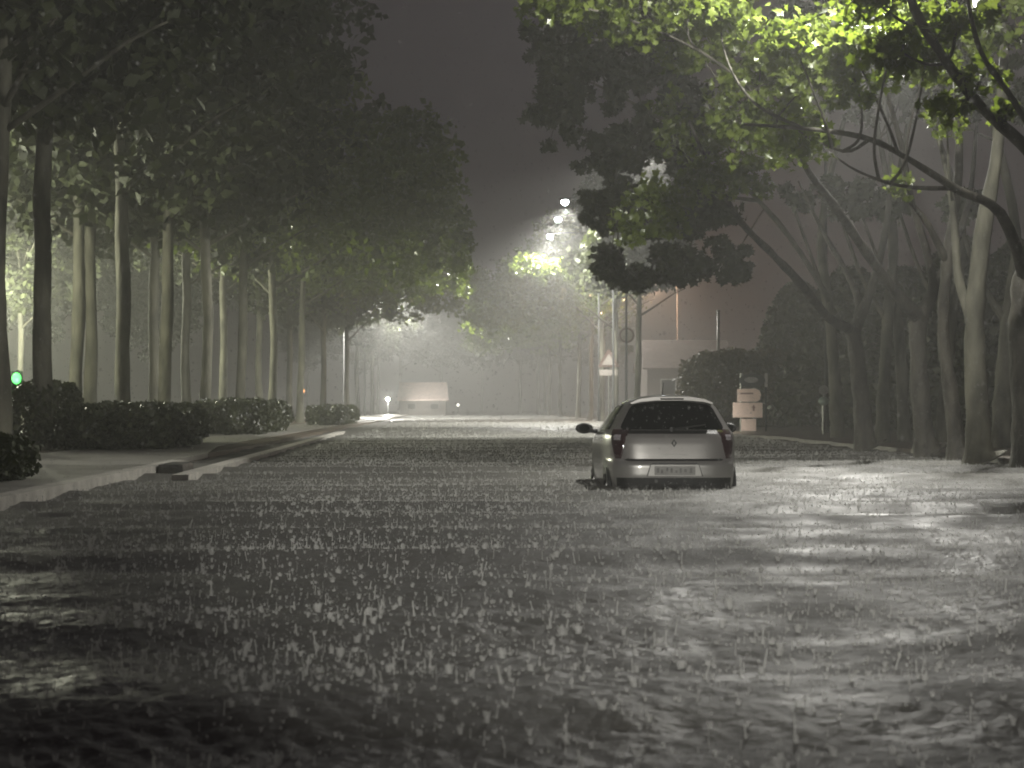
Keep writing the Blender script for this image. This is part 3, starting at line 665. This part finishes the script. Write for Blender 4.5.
def grid_mesh(name, fn, nu, nv, m, parent, closed=False, smooth=True):
    """fn(u, v) for u, v in 0..1"""
    U, Vv = np.meshgrid(np.linspace(0, 1, nu, endpoint=not closed), np.linspace(0, 1, nv)); V = np.stack([np.asarray(c, float) + 0 * U for c in fn(U, Vv)], -1).reshape(-1, 3)
    idx = np.arange(nu * nv).reshape(nv, nu)
    if closed: idx = np.hstack([idx, idx[:, :1]])
    F = np.stack([idx[:-1, :-1], idx[:-1, 1:], idx[1:, 1:], idx[1:, :-1]], -1).reshape(-1, 4)
    return link(name, np_mesh(name, V, F, smooth), m, parent)
def lerp(a, b, t): return a + (b - a) * t
def make_car():
    t = empty('parked_car', (2.80, 28.0, -.29)); tag(t, 'silver five-door hatchback standing bumper-deep in the flooded road, seen from behind', 'car')
    zs = np.sort(np.concatenate([ZK, (ZK[1:] + ZK[:-1]) / 2]))
    nz = len(zs)
    def body(U, V):
        z = np.interp(V, np.linspace(0, 1, nz), zs); a = U * 2 * math.pi
        return surf(a, z)
    b = grid_mesh('body', body, 160, nz, M['silver'], t, True)
    # tailgate skin, its lower seam, rear window
    def cushion(U, V, x0, x1, z0, z1, off, rnd=.12, taper=0.0, arch=0.0):
        z = lerp(z0, z1, V) - arch * V * (U * 2 - 1) ** 2; hw = lerp(x1, x1 - taper, V)
        e = np.clip(np.minimum(V, 1 - V) / rnd, 0, 1); hw = hw - (x1 * .07) * (1 - np.sqrt(1 - (1 - e) ** 2))
        return rear((U * 2 - 1) * hw, z, off)
    tg = grid_mesh('tailgate', lambda U, V: cushion(U, V, 0, .615, .665, .975, .008), 40, 12, M['silver'], t)
    grid_mesh('seam', lambda U, V: cushion(U, V, 0, .64, .638, .668, .005, .01), 40, 3, M['plastic'], tg)
    grid_mesh('rear_window', lambda U, V: cushion(U, V, 0, .685, 1.035, 1.405, .006, .22, .17, .045), 40, 16, M['glass'], t)
    grid_mesh('window_ledge', lambda U, V: cushion(U, V, 0, .66, .985, 1.030, .004, .01), 40, 3, M['plastic'], tg)
    bm = bmesh.new(); tube(bm, [(-.02, .10, 1.04), (.18, .15, 1.07), (.42, .20, 1.10)], [.014, .012, .008], sides=6); disc(bm, (-.02, .155, 1.04), .03, .05, 12)
    obj('wiper', bm, M['plastic'], t)
    bm = bmesh.new(); prism(bm, [(-.52, 1.365), (-.40, 1.395), (-.2, 1.412), (.2, 1.412), (.40, 1.395), (.52, 1.365), (.54, 1.38), (.42, 1.43), (.22, 1.458), (-.22, 1.458), (-.42, 1.43), (-.54, 1.38)], .335, .60); sp = obj('spoiler', bm, M['silver'], t)
    bm = bmesh.new(); box(bm, -.15, .15, .328, .333, 1.422, 1.440); obj('brake_light', bm, M['glass'], sp)
    # diamond badge
    bm = bmesh.new(); y = float(rear(np.array(0.0), np.array(.85), .008)[1])
    o_, i_ = [(0, .052), (.036, 0), (0, -.052), (-.036, 0)], [(0, .028), (.017, 0), (0, -.028), (-.017, 0)]
    for k in range(4):
        q = [o_[k], o_[(k + 1) % 4], i_[(k + 1) % 4], i_[k]]
        prism(bm, [(a, .865 + c) for a, c in q], y - .014, y + .002)
    bmesh.ops.recalc_face_normals(bm, faces=bm.faces); obj('badge', bm, M['plastic'], tg)
    bm = bmesh.new(); box(bm, -.17, .17, y - .026, y + .005, .70, .725, .006); obj('handle', bm, M['silver_plain'], tg)
    # rear lamps
    for s in (1, -1):
        def lamp(U, V, o0=.010, a=(0, 1), bb=(0, 1)):
            V2 = lerp(bb[0], bb[1], V); U2 = lerp(a[0], a[1], U)
            z = lerp(.665, 1.04, V2)
            t0 = -1.20 + .13 * (1 - V2) ** 2; t1 = -.86 + .27 * V2
            tt = lerp(t0, t1, U2)
            edge = np.minimum(np.minimum(U, 1 - U), np.minimum(V, 1 - V)); x, yy, zz = surf(tt, z, o0 * np.clip(edge / .12, 0, 1) ** .5)
            return s * x, yy, zz
        lp = grid_mesh('tail_light', lamp, 16, 16, M['lamp_red'], t)
        grid_mesh('reversing_lens', lambda U, V: lamp(U, V, .018, (.25, .75), (.62, .84)), 10, 8, M['lamp_clear'], lp)
    # bumper with dark lower apron and plate recess
    bp = grid_mesh('bumper', lambda U, V: surf(lerp(-2.35, -.79, U), lerp(.30, .632, V), .020 * np.clip(np.minimum(V, 1 - V) / .12, 0, 1) ** .5 + .001), 60, 14, M['silver_plain'], t)
    grid_mesh('apron', lambda U, V: surf(lerp(-2.2, -.94, U), lerp(.17, .425, V), .030), 50, 8, M['plastic'], bp)
    y = -.024
    bm = bmesh.new(); prism(bm, [(-.36, .445), (.36, .445), (.31, .60), (.28, .612), (-.28, .612), (-.31, .60)], y - .008, y + .01); obj('plate_recess', bm, M['plastic'], bp)
    bm = bmesh.new(); prism(bm, [(-.345, .448), (.345, .448), (.305, .592), (-.305, .592)], y - .012, y - .009); obj('recess_panel', bm, M['silver_plain'], bp)
    bm = bmesh.new(); box(bm, -.26, .26, y - .022, y - .013, .462, .572, .004); pl = obj('licence_plate', bm, M['plate'], t)
    for x0, x1, z0, z1 in [(-.235, -.20, .49, .55), (-.18, -.15, .485, .53), (-.11, -.085, .51, .556), (-.055, -.03, .49, .55), (.005, .03, .49, .52), (.06, .085, .485, .55), (.12, .15, .50, .54), (.19, .22, .488, .55)]:
        bm = bmesh.new(); box(bm, x0, x1, y - .0245, y - .0225, z0, z1); obj('plate_mark', bm, M['plate_ink'], pl)
    # sides: windows, handles, arches, wheels, mirrors
    for s in (1, -1):
        for (ya, yb, yc, yd) in ((.62, 1.42, .74, 1.42), (1.50, 2.62, 1.50, 2.12)):
            def win(U, V, ya=ya, yb=yb, yc=yc, yd=yd):
                z = lerp(1.035, 1.36, V); return side(lerp(lerp(ya, yc, V), lerp(yb, yd, V), U), z, s, .006)
            grid_mesh('side_window', win, 14, 10, M['glass'], t)
        for yy in (1.20, 2.25):
            x = float(side(np.array(yy), np.array(.90), s)[0]); bm = bmesh.new(); box(bm, x - .02, x + .025, yy - .09, yy + .09, .885, .915, .008); obj('door_handle', bm, M['silver_plain'], t)
        for (yy, zz) in ((1.46, .60), (2.60, .60)):
            grid_mesh('door_seam', lambda U, V: side(lerp(yy - .006, yy + .006, U), lerp(.30, 1.02, V), s, .003), 2, 16, M['plastic'], t)
        for yy in (.66, 3.22):
            def arch(U, V, yy=yy):
                a = U * math.pi; r = lerp(.0, .36, V); return side(yy + np.cos(a) * r, .30 + np.sin(a) * r, s, .004)
            grid_mesh('wheel_arch', arch, 24, 4, M['plastic'], t)
            wx = s * .752
            bm = bmesh.new(); disc(bm, (wx, yy, .30), .305, .17, 36, 'X'); bmesh.ops.bevel(bm, geom=bm.edges[:], offset=.02, segments=2, affect='EDGES'); wh = obj('wheel', bm, M['rubber'], t, smooth=False)
            bm = bmesh.new(); disc(bm, (s * .836, yy, .30), .19, .012, 28, 'X')
            for k in range(6):
                a = k * math.pi / 3; tube(bm, [(s * .842, yy, .30), (s * .842, yy + math.cos(a) * .17, .30 + math.sin(a) * .17)], [.03, .02], sides=6)
            obj('rim', bm, M['chrome'], wh)
        bm = bmesh.new(); ellipsoid(bm, (s * 1.0, 2.62, 1.03), .125, .085, .075, 18)
        for v in bm.verts:
            if v.co.y < 2.58: v.co.y = 2.58
        tube(bm, [(s * .80, 2.66, .985), (s * .92, 2.64, 1.0)], [.03, .03], sides=8)
        mr = obj('mirror', bm, M['plastic'], t, smooth=True)
        bm = bmesh.new(); disc(bm, (s * 1.0, 2.577, 1.03), .08, .004, 20, 'Y', .65); obj('mirror_glass', bm, M['glass'], mr)
        # headlights and the windscreen, for views from the side
        def hl(U, V):
            z = lerp(.62, .82, V); x, yy, zz = surf(lerp(.72, 1.15, U), z, .008); return s * x, yy, zz
        grid_mesh('headlight', hl, 10, 6, M['lamp_clear'], t)
    def wsc(U, V):
        z = lerp(1.02, 1.40, V); hw = lerp(.70, .50, V); x = (U * 2 - 1) * hw
        w, r, f, n = prof(z); L = (f - r) / 2; return x, (r + f) / 2 + (L + .006) * (1 - np.clip(np.abs(x) / w, 0, .999) ** n) ** (1 / n), z
    grid_mesh('windscreen', wsc, 24, 10, M['glass'], t)
    bm = bmesh.new(); tube(bm, [(0, 1.75, 1.45), (0, 1.55, 1.60), (0, 1.45, 1.66)], [.008, .005, .003], sides=6); obj('aerial', bm, M['plastic'], t)
    return t
make_car()

# ------------------------------------------------------------------ rain splashes on the water
def water_z(x, y):
    j = np.clip(np.searchsorted(WY, y), 0, len(WY) - 1); h = 3.5 + .30 * WY[j]
    i = np.clip(((x - .02 * WY[j]) / h + 1) / 2 * (len(WU) - 1), 0, len(WU) - 1).astype(int)
    return WZ[j, i]
def splash_templates():
    """unit splashes: a flared crown of water with a ragged rim, or a beaded jet, with flung droplets"""
    T = []
    for k in range(14):
        V = []; F = []; g = random.Random(k)
        def lathe(prof, cx=0, cy=0, lx=0, ly=0, n=6):
            n0 = len(V)
            for z, r in prof:
                for a in range(n): V.append((cx + lx * z + math.cos(a * 6.2832 / n) * r, cy + ly * z + math.sin(a * 6.2832 / n) * r, z))
            for q in range(len(prof) - 1):
                for a in range(n):
                    A_, B_ = n0 + q * n + a, n0 + q * n + (a + 1) % n; F.append((A_, B_, B_ + n)); F.append((A_, B_ + n, A_ + n))
        def drop(x, y, z, r):
            n0 = len(V)
            for d in ((1, 0, 0), (0, 1, 0), (-1, 0, 0), (0, -1, 0), (0, 0, 1.3), (0, 0, -1.3)): V.append((x + d[0] * r, y + d[1] * r, z + d[2] * r))
            for a in range(4): F.append((n0 + a, n0 + (a + 1) % 4, n0 + 4)); F.append((n0 + (a + 1) % 4, n0 + a, n0 + 5))
        if k < 5:                                            # jet
            r = g.uniform(.055, .11); h = g.uniform(.7, 1.0)
            lathe([(-.1, r * 2.6), (.08, r * 1.7), (.3 * h, r * 1.05), (.55 * h, r * .7), (.7 * h, r * .9), (.88 * h, r * 1.25), (h, r * .9), (h * 1.05, .01)], lx=g.uniform(-.3, .3), ly=g.uniform(-.3, .3))
            for q in range(2): drop(g.uniform(-.35, .35), g.uniform(-.35, .35), g.uniform(.5, 1.5), g.uniform(.04, .10))
        else:                                                # crown
            n = 11; n0 = len(V); rim = [g.uniform(.15, .6) for a in range(n)]
            for lev, (f, r) in enumerate(((-.1, .24), (.35, .26), (.75, .33), (1.0, .40))):
                for a in range(n):
                    q = r * g.uniform(.94, 1.08); V.append((math.cos(a * 6.2832 / n) * q, math.sin(a * 6.2832 / n) * q, -.05 if lev == 0 else rim[a] * f))
            for q in range(3):
                for a in range(n):
                    A_, B_ = n0 + q * n + a, n0 + q * n + (a + 1) % n; F.append((A_, B_, B_ + n)); F.append((A_, B_ + n, A_ + n))
            for q in range(7):
                a = g.uniform(0, 6.28); drop(math.cos(a) * g.uniform(.4, .75), math.sin(a) * g.uniform(.3, .9), g.uniform(.3, 1.4), g.uniform(.03, .08))
        T.append((np.array(V), np.array(F)))
    return T
def splashes(name, label, n, y0, y1, h0, h1, power):
    T = splash_templates()
    u = RNG.uniform(0, 1, n); y = (y0 ** power + u * (y1 ** power - y0 ** power)) ** (1 / power)
    x = RNG.uniform(-1, 1, n) * np.minimum(1.2 + .27 * y, 12) + .02 * np.minimum(y, 60)
    # rain comes in gusts: clusters
    f = .6 * np.sin(x * .9 + y * .35) + .9 * np.sin(x * .3 - y * 1.1 + 1) + .9 * np.sin(12 * np.log(y) + x * .12) + RNG.normal(0, 1.2, n)
    ok = (f > -1.1) & (x > -4.6) & (x < 9.6) & ~((np.abs(x - 2.75) < .92) & (y > 27.9) & (y < 32.1)) & ~((x < -3.6) & (y > 30.5))
    x, y = x[ok], y[ok]; n = len(x); z = water_z(x, y)
    h = RNG.uniform(h0, h1, n) * RNG.choice([.35, .6, 1, 1.6], n, p=[.4, .3, .23, .07]); a = RNG.uniform(0, 6.28, n); k = RNG.integers(0, 14, n)
    Vs, Fs, o = [], [], 0
    for q, (V0, F0) in enumerate(T):
        s = np.where(k == q)[0]
        if not len(s): continue
        c, sn = np.cos(a[s])[:, None], np.sin(a[s])[:, None]
        wd = h[s][:, None] * RNG.uniform(.45, .95, (len(s), 1))
        vx = (V0[:, 0] * c - V0[:, 1] * sn) * wd + x[s][:, None]; vy = (V0[:, 0] * sn + V0[:, 1] * c) * wd + y[s][:, None]; vz = V0[:, 2] * h[s][:, None] + z[s][:, None]
        Vs.append(np.stack([vx, vy, vz], -1).reshape(-1, 3)); Fs.append((F0[None] + (np.arange(len(s)) * len(V0))[:, None, None] + o).reshape(-1, 3)); o += len(s) * len(V0)
    ob = link(name, np_mesh(name, np.vstack(Vs), np.vstack(Fs), True), M['splash'])
    tag(ob, label, 'splashes', kind='stuff')
splashes('rain_splashes', 'small glinting splashes and droplets thrown up by heavy rain across the flooded road', 220000, 5.2, 75, .022, .052, 1.4)
splashes('distant_spray', 'pale spray beaten up by the rain from the far stretch of flooded road', 50000, 55, 230, .06, .12, 1.0)

def falling_rain(n):
    y = RNG.uniform(6, 38, n); x = RNG.uniform(-1, 1, n) * (.6 + .27 * y) + .02 * y; z = RNG.uniform(.05, 1, n) ** 1.3 * (1.2 + .26 * y)
    r = RNG.uniform(.0012, .0030, n); V0 = np.array([(1, 0, 0), (0, 1, 0), (-1, 0, 0), (0, -1, 0), (0, 0, 2.2), (0, 0, -1.4)])
    F0 = np.array([(0, 1, 4), (1, 2, 4), (2, 3, 4), (3, 0, 4), (1, 0, 5), (2, 1, 5), (3, 2, 5), (0, 3, 5)])
    V = V0[None] * r[:, None, None] + np.stack([x, y, z], -1)[:, None, :]
    F = F0[None] + (np.arange(n) * 6)[:, None, None]
    tag(link('falling_rain', np_mesh('falling_rain', V.reshape(-1, 3), F.reshape(-1, 3), True), M['splash']), 'fine raindrops falling through the whole street', 'rain', kind='stuff')
falling_rain(32000)

# ------------------------------------------------------------------ rain mist
def haze():
    bm = bmesh.new(); box(bm, -245, 245, -55, 595, -1.5, 32)
    m = bpy.data.materials.new('rain_mist'); m.use_nodes = True; n = m.node_tree.nodes; n.remove(n['Principled BSDF'])
    v = n.new('ShaderNodeVolumePrincipled'); v.inputs['Color'].default_value = (.93, .935, .90, 1); v.inputs['Density'].default_value = .0024; v.inputs['Anisotropy'].default_value = .35
    m.node_tree.links.new(v.outputs[0], n['Material Output'].inputs['Volume'])
    tag(obj('haze', bm, m), 'pale rain mist filling the whole street', 'haze', kind='stuff')
haze()
